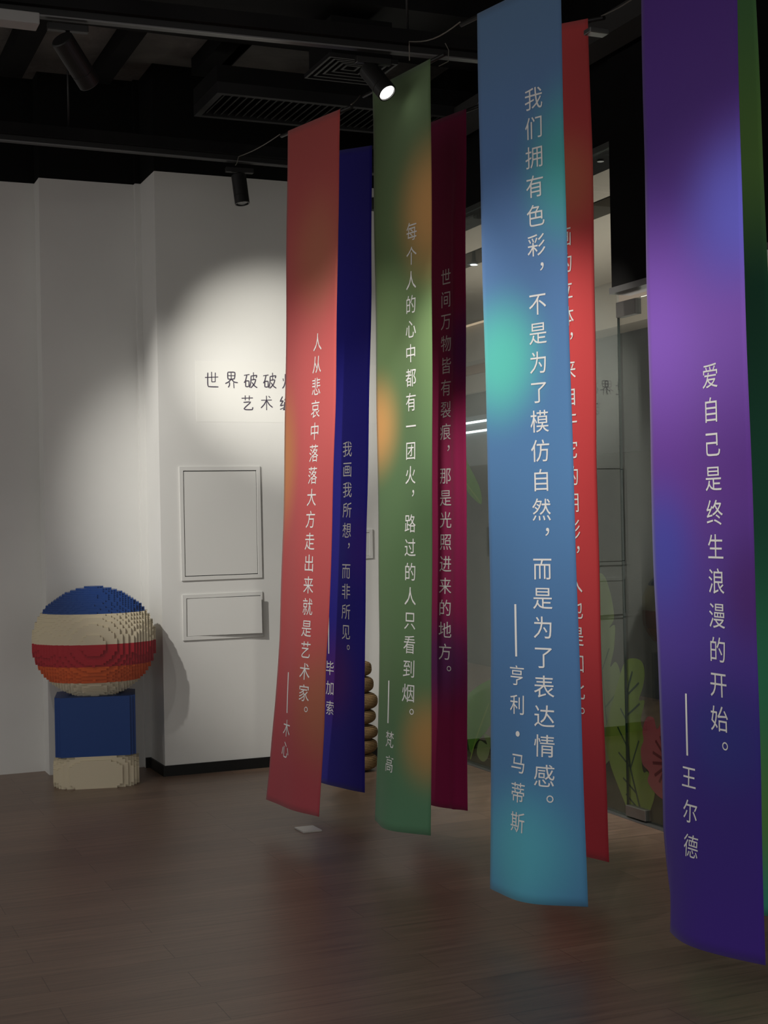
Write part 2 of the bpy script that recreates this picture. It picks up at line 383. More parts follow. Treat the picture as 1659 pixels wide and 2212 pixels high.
# handwritten line on a pale film strip
STR = {
 '世': [[(0,.62),(1,.67)],[(.22,.92),(.2,.5),(.24,.08),(1,.06)],[(.5,.97),(.5,.36)],[(.78,.93),(.76,.36)],[(.5,.36),(.76,.37)]],
 '界': [[(.24,.96),(.26,.56),(.74,.58),(.78,.97),(.24,.97)],[(.5,.95),(.5,.57)],[(.26,.76),(.75,.77)],[(.5,.56),(.3,.38),(.04,.27)],[(.5,.56),(.72,.38),(1,.34)],[(.36,.36),(.36,.18),(.26,.04)],[(.68,.36),(.70,.0)]],
 '破': [[(0,.8),(.42,.86)],[(.22,.82),(.12,.5),(0,.34)],[(.12,.44),(.12,.12),(.36,.13),(.37,.46),(.12,.45)],[(.52,.76),(.98,.82),(.92,.66)],[(.54,.76),(.52,.4),(.42,.04)],[(.73,1),(.73,.56)],[(.56,.53),(.9,.56),(.78,.28),(.5,.03)],[(.6,.38),(.8,.16),(1,.05)]],
 '烂': [[(.06,.66),(.1,.5)],[(.42,.74),(.34,.56)],[(.24,.94),(.24,.5),(.14,.2),(0,.04)],[(.25,.44),(.42,.12)],[(.6,.95),(.67,.8)],[(.92,.98),(.83,.8)],[(.55,.72),(.97,.75)],[(.6,.44),(.92,.46)],[(.5,.1),(1,.13)]],
 '艺': [[(.03,.8),(.97,.84)],[(.33,1),(.33,.66)],[(.68,1),(.66,.66)],[(.18,.52),(.78,.55),(.4,.25),(.22,.08),(.4,.02),(.9,.03),(.94,.2)]],
 '术': [[(.05,.68),(.95,.71)],[(.5,1),(.5,0)],[(.48,.66),(.3,.4),(.02,.15)],[(.53,.66),(.74,.38),(1,.2)],[(.68,.98),(.82,.86)]],
 '缝': [[(.25,.97),(.05,.62),(.3,.67),(.05,.32),(.32,.38)],[(.02,.07),(.32,.18)],[(.56,.97),(.42,.7)],[(.52,.86),(.86,.88),(.42,.5)],[(.55,.74),(.97,.5)],[(.5,.44),(.92,.46)],[(.52,.32),(.9,.34)],[(.48,.19),(.94,.21)],[(.7,.54),(.7,.08)],[(.42,.6),(.36,.12),(.3,.02)],[(.36,.07),(.6,.0),(1,0)]],
 '补': [[(.2,1),(.28,.88)],[(.05,.74),(.42,.78),(.05,.34)],[(.24,.6),(.24,0)],[(.37,.5),(.3,.42),(.42,.3)],[(.68,1),(.68,0)],[(.7,.6),(1,.42)]],
}
def ribbon(bm, pts, wd, n):
    L = []
    for i, p in enumerate(pts):
        ta = (pts[min(i + 1, len(pts) - 1)] - pts[max(i - 1, 0)]).normalized(); s = n.cross(ta).normalized()
        f = .75 if i in (0, len(pts) - 1) else 1
        L.append((bm.verts.new(p + s * wd * f * .5), bm.verts.new(p - s * wd * f * .5)))
    for (a, b_), (c, d) in zip(L, L[1:]): bm.faces.new((a, b_, d, c))
def smooth_poly(p, k=4):
    if len(p) < 3: return p
    out = []
    for i in range(len(p) - 1):
        p0, p1, p2, p3 = p[max(i - 1, 0)], p[i], p[i + 1], p[min(i + 2, len(p) - 1)]
        sharp = False
        for j in range(k):
            t = j / k
            cr = .5 * ((2 * p1) + (p2 - p0) * t + (2 * p0 - 5 * p1 + 4 * p2 - p3) * t * t + (3 * p1 - p0 - 3 * p2 + p3) * t ** 3)
            out.append(cr * .45 + (p1 + (p2 - p1) * t) * .55)
    out.append(p[-1]); return out
pl, pr, pb = onC(424, 779), onC(618, 776), onC(424, 911)
e = empty('slogan_strip', pb, 'pale film strip with thin handwritten Chinese slogan on the white pier', 'wall sticker')
a = pb; b_ = (pr - pl).normalized(); Lw = 1.28
bm = nb(); box(bm, a, WD * Lw, UP * (pl.z - pb.z), NW * .0008); filmo = obj('film', bm, M_film, e)
def write_hand(text, px0, py0, pitch_m, cw, chh):
    c = onC(px0, py0)
    for i, ch in enumerate(text):
        bm = nb(); o = c + WD * (i * pitch_m)
        rnd = random.Random(i * 7 + len(text))
        for st in STR[ch]:
            P = [o + WD * ((x - .5) * cw) + UP * ((y - .5) * chh) + NW * .002 for x, y in st]
            ribbon(bm, smooth_poly(P), .0072, NW)
        obj('handwritten_character', bm, M_ink, filmo)
write_hand('世界破破烂烂', 457, 820, .1215, .082, .098)
write_hand('艺术缝缝补补', 534, 870, .122, .076, .088)

# small dark box high on the pier, between the navy and green banners
bm = nb(); p = onC(797, 456); box(bm, p, WD * .05, NW * .06, UP * .075); tag(obj('wall_speaker', bm, M_bmetal, bevel=.004), 'small black box on the wall between navy and green banners', 'wall box')

# ------------------------------------------------------------------ glass front on the right
HEAD = 3.26
def gp(s, z=0, d=0): return GA + GD * (-s) + WD * d + UP * z      # s from the far glass base point towards the viewer, d beyond the glass
sEnd = -(GC - GA).dot(-GD) if False else (GC - GA).dot(-GD)
sDoor = (at_plane(1352, 1600, GA, WD) - GA).dot(-GD)
bm = nb(); box(bm, gp(sEnd + .003, .004), -GD * (sDoor - sEnd - .008), WD * .012, UP * (HEAD + .05)); tag(obj('window_1', bm, M_glass), kind='structure')
# door leaf, pushed a touch off the plane of the glass
hinge = gp(sDoor); ang = math.radians(1.6)
DD = (-GD) * math.cos(ang) + WD * math.sin(ang); DW = V(-DD.y, DD.x, 0); DW = DW if DW.dot(WD) > 0 else -DW
ZF = at_plane(1318, 650, GA, WD).z
door = empty('door_1', hinge, kind='structure')
bm = nb(); box(bm, hinge + UP * .012, DD * 1.05, DW * .012, UP * (ZF - .03)); obj('glass_leaf', bm, M_glass, door)
bm = nb(); box(bm, hinge + UP * .012 - DD * .002, DD * .004, DW * .012, UP * (ZF - .03)); obj('glass_edge', bm, mat('green_glass_edge', (.004, .02, .016), .2, .5), door)
for nm, z0 in (('bottom_clamp', .010), ('top_clamp', ZF - .095)):
    bm = nb(); box(bm, hinge + DD * .004 - DW * .012 + UP * z0, DD * .165, DW * .036, UP * (.052 if z0 < 1 else .075)); c = obj(nm, bm, M_steel, door, bevel=.002)
bm = nb(); box(bm, gp(sDoor + 1.07, .004), -GD * 3.2, WD * .012, UP * (HEAD + .05)); tag(obj('window_2', bm, M_glass), kind='structure')
# black headers above
bm = nb(); box(bm, gp(sEnd + .002, HEAD + .055, -.06), -GD * 7, WD * .3, UP * (CEIL - HEAD - .055)); tag(obj('trim_1', bm, M_blackwall), kind='structure')
s0 = (at_plane(1319, 500, GA - WD * .10, WD) - GA).dot(-GD)
bm = nb(); box(bm, gp(s0, ZF + .03, -.10), -GD * 4, WD * .09, UP * (3.66 - ZF)); tag(obj('trim_2', bm, M_blackwall), kind='structure')
bm = nb(); box(bm, gp(s0, ZF, -.115), -GD * 4, WD * .12, UP * .03); tag(obj('trim_3', bm, M_alu), kind='structure')
# grey beam above the glass front
bm = nb(); box(bm, gp(sEnd + .02, 3.70, -.28), -GD * 7, WD * .16, UP * .1); tag(obj('trim_4', bm, mat('dark_grey_beam', (.035, .034, .033), .8)), kind='structure')
# steel strip in the floor under the glass
bm = nb(); box(bm, gp(sEnd, 0, -.03), -GD * 5, WD * .07, UP * .003); tag(obj('trim_5', bm, M_alu), kind='structure')

# the corridor beyond the glass
FW = 2.6
def slab(name, s_a, s_b, d_a, d_b, z_a, z_b, m):
    bm = nb(); box(bm, gp(s_a, z_a, d_a), -GD * (s_b - s_a), WD * (d_b - d_a), UP * (z_b - z_a)); return tag(obj(name, bm, m), kind='structure')
slab('ceiling_corridor', -6, 5, .25, .60, HEAD + .06, HEAD + .2, M_beige)
slab('trim_6', -6, 5, .60, .86, HEAD + .16, HEAD + .3, M_darkpanel)
slab('trim_7', -6, 5, .86, FW - .35, HEAD + .06, HEAD + .2, M_beige)
SR = (at_plane(1170, 700, gp(0, 0, FW), WD) - GA).dot(-GD)
slab('trim_8', -6, SR, FW - .35, FW - .28, HEAD + .06, HEAD + .12, M_warmlight)
slab('trim_9', -6, 5, FW - .28, FW + .1, 2.98, HEAD + .3, M_beige)
slab('trim_10', -6, SR, FW - .1, FW + .1, 2.90, 2.98, mat('brown_wood_strip', (.30, .15, .09), .6))
slab('trim_11', -6, SR, FW - .05, FW + .1, 2.72, 2.90, M_beige)
slab('trim_12', -6, SR, FW, FW + .1, 2.50, 2.72, M_darkpanel)
slab('trim_13', -6, SR, FW + .02, FW + .1, 2.0, 2.50, M_bluegrey)
slab('trim_14', SR, 5, FW, FW + .1, 2.0, 2.98, mat('grey_corridor_paint', (.045, .045, .043), .7))
slab('wall_corridor', -6, 5, FW + .02, FW + .14, 0, 2.0, M_corridor)
for k, z in enumerate((2.43, 2.335)):
    bm = nb(); p = gp(SR - 3.0, z, FW - .03); tube(bm, [p, p - GD * 2.9], .011, 8)
    tag(obj('linear_light', bm, M_tubelight), ['upper white linear light seen through the glass beside blue banner', 'lower white linear light seen through the glass beside blue banner'][k], 'light', 'linear lights beyond the glass')
# recessed downlight in the dark slot
q = at_z(1024, 568, HEAD + .075)
e = empty('recessed_downlight', q, 'small recessed downlight in the dark slot seen between magenta and blue banners', 'ceiling light')
bm = nb(); lathe(bm, q, UP, [(-.012, .05), (0, .05), (.004, .02), (.086, .012)], 20); obj('ring', bm, M_alu, e)
bm = nb(); tube(bm, [q - UP * .012, q - UP * .016], [.03, .026], 20); obj('lens', bm, mat('dim_lens', (.8, .8, .8), .4, .3, 0, (.85, .93, 1), 2.2), e)
# sprinkler head seen above the door
q = at_plane(1297, 335, gp(0, 0, .1), WD)
e = empty('sprinkler_head', q, 'small ceiling sprinkler rose above the glass left of the black header', 'sprinkler')
bm = nb(); tube(bm, [q + UP * .03, q + UP * .012, q, q - UP * .006], [.012, .03, .036, .030], 20); obj('rose', bm, M_alu, e)
bm = nb(); tube(bm, [q - UP * .006, q - UP * .03, q - UP * .034], [.010, .008, .018], 12); obj('deflector', bm, M_alu, e)
lc = bpy.data.lights.new('corridor_fill_uplight', 'AREA'); lc.shape = 'RECTANGLE'; lc.size = 5; lc.size_y = .6; lc.energy = 40; lc.color = (1, .93, .84)  # added unseen uplight, stands in for the corridor's cove lighting
lo = link(bpy.data.objects.new('corridor_fill_uplight', lc)); lo.location = gp(.2, 2.2, 1.25); lo.rotation_euler = (PI, 0, math.atan2(GD.y, GD.x))

# plant pictures stuck on the corridor side of the glass
def film_mat(name, c): return mat(name, lin(*c), .7, .1)
M_leaf = film_mat('leaf_green_print', (132, 152, 66)); M_leafd = film_mat('mid_green_print', (92, 134, 54)); M_leafp = film_mat('pale_green_print', (134, 148, 98))
M_vein = film_mat('vein_green_print', (30, 66, 46)); M_hill = film_mat('olive_print', (56, 60, 42)); M_pink = film_mat('pink_print', (186, 92, 104)); M_pinkd = film_mat('dark_pink_print', (122, 40, 56))
DLAY = [0]
def outline(pts, k=6):
    out = []; n = len(pts)
    for i in range(n):
        p0, p1, p2, p3 = [Vector(pts[(i + j) % n]) for j in (-1, 0, 1, 2)]
        for j in range(k):
            t = j / k
            out.append(.5 * ((2 * p1) + (p2 - p0) * t + (2 * p0 - 5 * p1 + 4 * p2 - p3) * t * t + (3 * p1 - p0 - 3 * p2 + p3) * t ** 3))
    return out
def on_glass(px, py, d): return at_plane(px, py, GA + WD * d, WD)
def decal(name, pts, m, label, veins=(), vm=None, vw=.012, smooth=True, extra=()):
    DLAY[0] += 1; d = .020 + .0022 * DLAY[0]
    P = [on_glass(x, y, d) for x, y in (outline(pts) if smooth else pts)]
    base = min(P, key=lambda q: q.z); e = empty(name, base, label, 'glass sticker', 'plant stickers on the glass')
    bm = nb(); lo = [bm.verts.new(q) for q in P]; hi = [bm.verts.new(q + WD * .0008) for q in P]
    bm.faces.new(lo); bm.faces.new(list(reversed(hi)))
    for i in range(len(P)): bm.faces.new((lo[i], hi[i], hi[(i + 1) % len(P)], lo[(i + 1) % len(P)]))
    obj('print', bm, m, e)
    if veins:
        bm = nb()
        for v in veins:
            ribbon(bm, smooth_poly([on_glass(x, y, d - .0008) for x, y in v], 5), vw, -WD)
        obj('veins', bm, vm or M_vein, e)
    for (pp, mm, nm) in extra:
        bm = nb(); bm.faces.new([bm.verts.new(on_glass(x, y, d - .0006)) for x, y in outline(pp)]); obj(nm, bm, mm, e)
    return e
decal('flower_sticker', [(1392, 1560), (1400, 1548), (1412, 1552), (1420, 1575), (1440, 1540), (1480, 1560), (1490, 1620), (1500, 1680), (1470, 1740), (1425, 1722), (1400, 1690), (1402, 1668), (1388, 1650), (1384, 1620), (1390, 1600), (1388, 1580)], M_pink,
      'pink flower sticker on the glass partly behind the purple banner', [[(1440, 1640), (1416, 1600)], [(1440, 1645), (1410, 1625)], [(1440, 1650), (1410, 1648)], [(1440, 1655), (1414, 1675)], [(1440, 1655), (1424, 1690)], [(1440, 1640), (1426, 1590)]], M_pinkd, .02)
decal('leaf_sticker', [(1363, 1765), (1350, 1735), (1332, 1690), (1318, 1650), (1308, 1600), (1312, 1560), (1322, 1520), (1336, 1470), (1350, 1430), (1368, 1422), (1386, 1430), (1392, 1455), (1388, 1485), (1380, 1512), (1392, 1515), (1384, 1555), (1390, 1590), (1386, 1640), (1390, 1668), (1400, 1668), (1414, 1700), (1410, 1735), (1392, 1768)], M_leaf,
      'large lobed green leaf sticker with dark veins across the glass door edge',
      [[(1386, 1760), (1375, 1715), (1362, 1660), (1355, 1600), (1354, 1545), (1356, 1490), (1366, 1450)], [(1358, 1620), (1334, 1570)], [(1360, 1655), (1336, 1625)], [(1376, 1715), (1346, 1680)], [(1355, 1560), (1340, 1530)], [(1356, 1500), (1380, 1475)], [(1355, 1545), (1382, 1520)], [(1362, 1660), (1380, 1600)], [(1385, 1755), (1352, 1715)]], M_vein, .014)
decal('leaf_sticker', [(1285, 1660), (1262, 1600), (1250, 1500), (1256, 1380), (1268, 1290), (1282, 1250), (1296, 1238), (1308, 1250), (1320, 1290), (1326, 1335), (1316, 1356), (1328, 1352), (1326, 1400), (1318, 1440), (1330, 1430), (1340, 1460), (1338, 1530), (1330, 1600), (1318, 1640)], M_leafp,
      'tall pale green leaf sticker on the glass beside the red banner', [[(1322, 1640), (1308, 1540), (1300, 1440), (1294, 1320)], [(1306, 1530), (1330, 1500)], [(1300, 1450), (1316, 1400)]], film_mat('soft_vein_print', (88, 110, 78)), .012)
decal('leaf_sticker', [(1016, 1625), (1006, 1560), (1008, 1510), (1022, 1490), (1046, 1474), (1075, 1466), (1082, 1500), (1070, 1545), (1050, 1580), (1030, 1602)], M_leafd,
      'mid green broad leaf sticker low on the glass between magenta and blue banners', [[(1016, 1640), (1030, 1590), (1056, 1520)]], M_leaf, .012)
decal('leaf_sticker', [(1004, 990), (1015, 1010), (1028, 1035), (1038, 1060), (1040, 1088), (1026, 1080), (1008, 1058), (996, 1020)], M_leafd,
      'small bright green leaf tip sticker higher on the glass beside magenta banner', [[(1004, 1040), (1038, 1086)]], M_leaf, .010)
decal('leaf_sticker', [(1036, 1640), (1030, 1625), (1036, 1600), (1052, 1608), (1044, 1585), (1060, 1596), (1056, 1630), (1046, 1645)], M_leafp,
      'tiny grey green leaf sprig sticker at the foot of the glass left of blue banner')
decal('ground_sticker', [(900, 1605), (1000, 1590), (1060, 1602), (1150, 1600), (1260, 1580), (1330, 1572), (1400, 1578), (1560, 1590), (1640, 1600), (1640, 1900), (1430, 1798), (1317, 1755), (1012, 1650), (900, 1612)], M_hill,
      'dark olive ground band sticker along the foot of the glass', smooth=False)

# ------------------------------------------------------------------ banners
GLYPH = {}
def glyph(ch):
    if ch not in GLYPH:
        c = bpy.data.curves.new('glyph', 'FONT'); c.body = ch; c.resolution_u = 3; c.offset = 0
        o = link(bpy.data.objects.new('glyph', c)); dg = bpy.context.evaluated_depsgraph_get()
        me = bpy.data.meshes.new_from_object(o.evaluated_get(dg))
        vs = [v.co.copy() for v in me.vertices]; fs = [tuple(p.vertices) for p in me.polygons]
        bpy.data.objects.remove(o); bpy.data.curves.remove(c); bpy.data.meshes.remove(me)
        GLYPH[ch] = (vs, fs)
    return GLYPH[ch]

def banner(label, BL, BR, left, right, material, zb=.13, bulge=None, cols=(), dash=None, em=.085, fold=0):
    """left / right: the two edges as picture polylines from top to bottom, laid into the banner's own upright plane"""
    P0, P1 = at_z(*BL, zb), at_z(*BR, zb)
    ax = (P1 - P0); ax.z = 0; ax.normalize(); n = V(ax.y, -ax.x, 0)
    if n.dot(CAM - P0) < 0: n = -n
    def uz(px, py): q = at_plane(px, py, P0, n) - V(P0.x, P0.y, 0); return Vector((q.dot(ax), q.z))
    Lp = [uz(*q) for q in left]; Rp = [uz(*q) for q in right]
    def edge(P, t):
        L = [0]
        for a, b in zip(P, P[1:]): L.append(L[-1] + (b - a).length)
        d = t * L[-1]
        for i in range(len(P) - 1):
            if d <= L[i + 1] + 1e-9: return P[i].lerp(P[i + 1], (d - L[i]) / (L[i + 1] - L[i]))
        return P[-1]
    rnd = random.Random(label); ph = [rnd.uniform(0, 6.28) for _ in range(4)]
    bulge = bulge or (lambda s, t: .025 * math.sin(PI * s) * t)
    def off(s, t):
        k = bulge(s, t) + min(1, 6 * t) * .005 * math.sin(5 * s + ph[0] + 3 * t) + min(1, 6 * t) * .003 * math.sin(9 * s + ph[1] - 5 * t) * (.4 + t) + .0015 * math.sin(26 * t + 4 * s + ph[2])
        if fold: k += min(1, 6 * t) * fold * math.exp(-((s - .83) / .03) ** 2)
        return k
    def pt(s, t, d=0):
        q = edge(Lp, t).lerp(edge(Rp, t), s)
        return V(P0.x, P0.y, 0) + ax * q.x + UP * q.y + n * (off(s, t) + d)
    def st(u, z):
        s, t = .5, .5
        for _ in range(25):
            l_, r_ = edge(Lp, t), edge(Rp, t); s = (u - l_.x) / (r_.x - l_.x)
            zt, zbm = Lp[0].lerp(Rp[0], s).y, Lp[-1].lerp(Rp[-1], s).y
            cur = l_.lerp(r_, s).y; t = min(1, max(0, t + (cur - z) / (zt - zbm)))
        return s, t
    def on_cloth(px, py):
        q = uz(px, py)
        for _ in range(4):
            o_ = off(*st(q.x, q.y)); w_ = at_plane(px, py, P0 + n * o_, n) - V(P0.x, P0.y, 0) - n * o_; q = Vector((w_.dot(ax), w_.z))
        return q
    mid = pt(.5, 0)
    root = empty('hanging_banner', mid, label, 'banner', 'quotation banners hung from poles')
    NS, NT = 22, 90; bm = nb(); uvl = bm.loops.layers.uv.new('UVMap'); grid = []
    for j in range(NT + 1): grid.append([bm.verts.new(pt(i / NS, j / NT)) for i in range(NS + 1)])
    for j in range(NT):
        for i in range(NS):
            f = bm.faces.new((grid[j][i], grid[j + 1][i], grid[j + 1][i + 1], grid[j][i + 1])); f.smooth = True
            for lp, (a, b) in zip(f.loops, ((i, j), (i, j + 1), (i + 1, j + 1), (i + 1, j))): lp[uvl].uv = (a / NS, b / NT)
    cl = obj('cloth', bm, material, root, smooth=True)
    md = cl.modifiers.new('thickness', 'SOLIDIFY'); md.thickness = .0016; md.offset = 0
    # sleeve pole
    a, b = pt(0, 0), pt(1, 0); ad = (b - a).normalized()
    bm = nb(); tube(bm, [a - ad * .085 - UP * .006 - n * .010, b + ad * .085 - UP * .006 - n * .010], .0085, 10); obj('pole', bm, M_bmetal, root)
    for nm, text, pa, pb_, scale in cols:
        A, B = on_cloth(*pa), on_cloth(*pb_)
        body = text.rstrip('。'); last = len(body) - 1
        step = (B - A) / max(last, 1)
        for i, ch in enumerate(text):
            c = A + step * i; vs, fs = glyph(ch); E = em * scale
            ox, oy = .5, .375
            if ch in '，。':
                xs = [v.x for v in vs]; ys = [v.y for v in vs]
                ox, oy = (min(xs) + max(xs)) / 2, (min(ys) + max(ys)) / 2; c = c + Vector((.27 * em, .30 * em))
            if ch == '·':
                E *= 2.2
                xs = [v.x for v in vs]; ys = [v.y for v in vs]; ox, oy = (min(xs) + max(xs)) / 2, (min(ys) + max(ys)) / 2
            nv = []; bm = nb()
            s0, t0 = st(c.x, c.y)
            ds = (st(c.x + .02, c.y)[0] - s0) / .02; dt = (st(c.x, c.y - .02)[1] - t0) / .02
            sk = (st(c.x, c.y - .02)[0] - s0) / .02
            for v in vs:
                dx, dz = (v.x - ox) * E, (v.y - oy) * E
                t = t0 - dz * dt
                q = edge(Lp, min(max(t, 0), 1)).lerp(edge(Rp, min(max(t, 0), 1)), s0)
                s = s0 + dx * ds
                p = V(P0.x, P0.y, 0) + ax * (q.x + dx) + UP * (c.y + dz) + n * (off(s, t) + .0026)
                nv.append(bm.verts.new(p))
            for f in fs:
                try: bm.faces.new([nv[k] for k in f])
                except ValueError: pass
            obj(nm, bm, M_text, cl, doubles=False)
    if dash:
        A, B = on_cloth(*dash[0]), on_cloth(*dash[1]); bm = nb(); K = 12; pr_ = []
        for k in range(K + 1):
            c = A.lerp(B, k / K); s, t = st(c.x, c.y); base = V(P0.x, P0.y, 0) + ax * c.x + UP * c.y + n * (off(s, t) + .0026)
            pr_.append((bm.verts.new(base - ax * .0042), bm.verts.new(base + ax * .0042)))
        for (x, y), (z_, w_) in zip(pr_, pr_[1:]): bm.faces.new((x, y, w_, z_))
        obj('printed_dash', bm, M_text, cl)
    return pt(0, 0), pt(1, 0), ad
Q, A_ = 'printed_character', 'printed_character'
F_coral = fabric('coral_print', (.5, .1, .1), [(0, (176, 78, 76)), (.3, (206, 96, 96)), (.7, (192, 86, 88)), (1, (178, 76, 86))],
    [(.62, .19, .75, .14, (196, 128, 92), .6), (.0, .48, .45, .16, (206, 138, 84), .9), (.95, .84, .8, .14, (176, 112, 84), .8)])
F_navy = fabric('navy_print', (.03, .03, .2), [(0, (36, 30, 128)), (.3, (40, 36, 160)), (.7, (40, 34, 150)), (1, (50, 44, 150))], [(.45, .83, .6, .11, (86, 34, 128), .85), (.9, .62, .4, .1, (70, 34, 150), .5)])
F_green = fabric('green_print', (.1, .2, .06), [(0, (98, 120, 86)), (.3, (104, 130, 86)), (.55, (90, 120, 82)), (.8, (96, 126, 88)), (1, (92, 138, 106))],
    [(1.0, .19, .85, .13, (226, 170, 106), .95), (.0, .46, .6, .10, (214, 158, 96), .88), (.95, .88, .6, .09, (186, 140, 84), .85)])
F_mag = fabric('magenta_print', (.3, .02, .1), [(0, (136, 34, 76)), (.3, (150, 34, 82)), (.5, (176, 46, 100)), (.7, (156, 38, 92)), (1, (160, 34, 90))],
    [(1.0, .34, .5, .10, (96, 44, 110), .8), (.6, .79, .9, .10, (100, 46, 108), .9)])
F_blue = fabric('blue_print', (.1, .2, .4), [(0, (96, 128, 166)), (.2, (94, 130, 184)), (.5, (90, 136, 188)), (.75, (80, 122, 172)), (1, (88, 146, 194))],
    [(1.05, .205, .8, .13, (88, 186, 186), .95), (.2, .40, .75, .11, (98, 206, 196), .98), (.42, .95, .8, .11, (98, 192, 214), .92)])
F_red = fabric('red_print', (.5, .05, .06), [(0, (196, 72, 74)), (.3, (216, 78, 80)), (.6, (208, 66, 70)), (1, (188, 56, 68))], [(.7, .19, .6, .09, (214, 122, 92), .75)])
F_pur = fabric('purple_print', (.1, .05, .3), [(0, (84, 48, 140)), (.25, (96, 62, 156)), (.4, (138, 94, 200)), (.55, (104, 62, 156)), (.7, (84, 62, 160)), (.8, (66, 50, 142)), (1, (70, 44, 146))],  # printed hues, with some of the lamp light mid-banner put into the run
    [(1.0, .30, .95, .12, (112, 110, 228), .95), (.1, .62, .55, .11, (72, 76, 176), .85), (1.0, .66, .5, .09, (88, 44, 118), .7), (.7, .80, .6, .08, (58, 62, 150), .8)])
F_dgr = fabric('dark_green_print', (.05, .15, .08), [(0, (92, 146, 94)), (.22, (112, 158, 82)), (.36, (46, 98, 72)), (.58, (58, 128, 96)), (.76, (84, 190, 136)), (.9, (124, 190, 104)), (1, (78, 190, 160))], [])

flat = lambda k: (lambda s, t: k * math.sin(PI * s) * (.25 + .75 * t))
ends = []
ends.append(banner('coral red banner nearest the white wall with a seventeen character column', (575, 1727), (686, 1765),
    [(622, 283), (618, 626), (614, 875), (609, 1124), (602, 1373), (593, 1523), (581, 1673), (575, 1727)], [(735, 236), (731, 626), (726.5, 875), (718.5, 1124), (709.5, 1345), (703, 1430), (697, 1573), (686, 1765)], F_coral, bulge=flat(.012),
    cols=((Q, '人从悲哀中落落大方走出来就是艺术家。', (687, 739), (657, 1497), 1), (A_, '木心', (620, 1573), (617, 1619), 1.04)), dash=((624, 1452), (621, 1540))))
ends.append(banner('green banner with orange patches hanging behind the lit spotlight', (807, 1772), (930, 1805),
    [(805, 192), (809, 400), (812, 626), (815.5, 1124), (816.5, 1373), (813, 1623), (807, 1772)], [(930, 127), (934, 500), (936, 1000), (934, 1400), (930, 1805)], F_green, bulge=lambda s, t: .05 * math.sin(PI * s) * t ** 9 + .012 * math.sin(PI * s) * t,
    cols=((Q, '每个人的心中都有一团火，路过的人只看到烟。', (890, 500), (883, 1497), 1), (A_, '梵高', (842, 1597), (841, 1650), .92)), dash=((841, 1470), (839, 1562))))
ends.append(banner('light blue banner with teal patches and two columns of white characters', (1058, 1920), (1268, 1960),
    [(1031, 30), (1043, 600), (1052, 1000), (1058, 1400), (1058, 1920)], [(1210, -57), (1224, 450), (1240, 1000), (1254, 1480), (1268, 1960)], F_blue, bulge=lambda s, t: .055 * math.sin(PI * s) * t ** 8 + .012 * math.sin(PI * s) * t,
    cols=((Q, '我们拥有色彩，不是为了模仿自然，而是为了表达情感。', (1153, 213), (1176, 1676), 1), (A_, '亨利·马蒂斯', (1117, 1459), (1118, 1776), .90)), dash=((1114, 1305), (1116, 1418))))
ends.append(banner('purple violet banner nearest the viewer at the right edge', (1430, 2000), (1655, 2085),
    [(1384, -133), (1398, 500), (1412, 1250), (1428, 1650), (1430, 2000)], [(1586, -258), (1606, 500), (1634, 1250), (1646, 1680), (1655, 2085)], F_pur,
    bulge=lambda s, t: (.05 * math.sin(PI * s) + .05 * (s < .12) * (s / .12 - 1) * (t > .9) * (t - .9) * 10) * t ** 8 + .01 * math.sin(PI * s) * t,
    cols=((Q, '爱自己是终生浪漫的开始。', (1535, 812), (1555, 1553), 1), (A_, '王尔德', (1489, 1679), (1493, 1828), .92)), dash=((1483, 1498), (1486, 1632))))
ends2 = []
ends2.append(banner('dark navy blue banner half hidden behind the coral one', (672, 1683), (790, 1712),
    [(681, 333), (679, 1000), (676, 1400), (672, 1683)], [(803, 314), (802, 626), (793, 1124), (790, 1373), (790, 1712)], F_navy,
    cols=((Q, '我画我所想，而非所见。', (751, 970), (748, 1365), .98), (A_, '毕加索', (713.5, 1443), (713.5, 1529), .92)), dash=((711, 1333), (711, 1412))))
ends2.append(banner('dark magenta banner with a vertical crease behind the green one', (894, 1726), (1007, 1752),
    [(893, 279), (896, 1000), (895, 1400), (894, 1726)], [(1007, 235), (1008, 700), (1009, 1200), (1007, 1752)], F_mag,
    cols=((Q, '世间万物皆有裂痕，那是光照进来的地方。', (964, 599), (962, 1408), .97),), fold=.011))
ends2.append(banner('bright red banner half hidden behind the light blue one', (1170, 1820), (1318, 1862),
    [(1122, 68), (1140, 900), (1158, 1400), (1170, 1820)], [(1270, 40), (1281, 500), (1290, 1000), (1301, 1400), (1318, 1862)], F_red,
    cols=((Q, '画的立体，来自于它的阴影，人也是如此。', (1221, 512), (1249, 1490), 1),)))
ends2.append(banner('dark green banner at the right edge behind the purple one', (1480, 1935), (1712, 1990),
    [(1440, -47), (1465, 900), (1480, 1935)], [(1627, -130), (1652, 470), (1678, 1100), (1712, 1990)], F_dgr))

# wires between the poles
def wire(name, pts, label, r=.0025, sag=.0, group='thin wires tying up the banner poles'):
    P = [Vector(p) for p in pts]; out = []
    for a, b in zip(P, P[1:]):
        for k in range(8):
            t = k / 8; out.append(a.lerp(b, t) - UP * sag * math.sin(PI * t))
    out.append(P[-1]); bm = nb(); tube(bm, out, r, 6); tag(obj(name, bm, M_wire), label, 'wire', group)
c, g, bl, pu = ends; nv, mg, rd, dg_ = ends2
wA = at_z(500, 352, 3.50); wB = at_z(884, 100, 3.47)
wire('hanging_wire', [wA - UP * .03 + NW * .07, wA + UP * .02 + WD * .02 + NW * .07, c[0] - c[2] * .08], 'grey wire from the lower light track to the coral banner pole', sag=.01)
wire('hanging_wire', [c[1] + c[2] * .095, g[0] - g[2] * .095], 'grey wire between the coral and the green banner poles', sag=.005)
wire('hanging_wire', [wB - UP * .06, wB + UP * .02, bl[0] - bl[2] * .08], 'grey wire from the upper light track to the light blue banner pole', sag=.025)
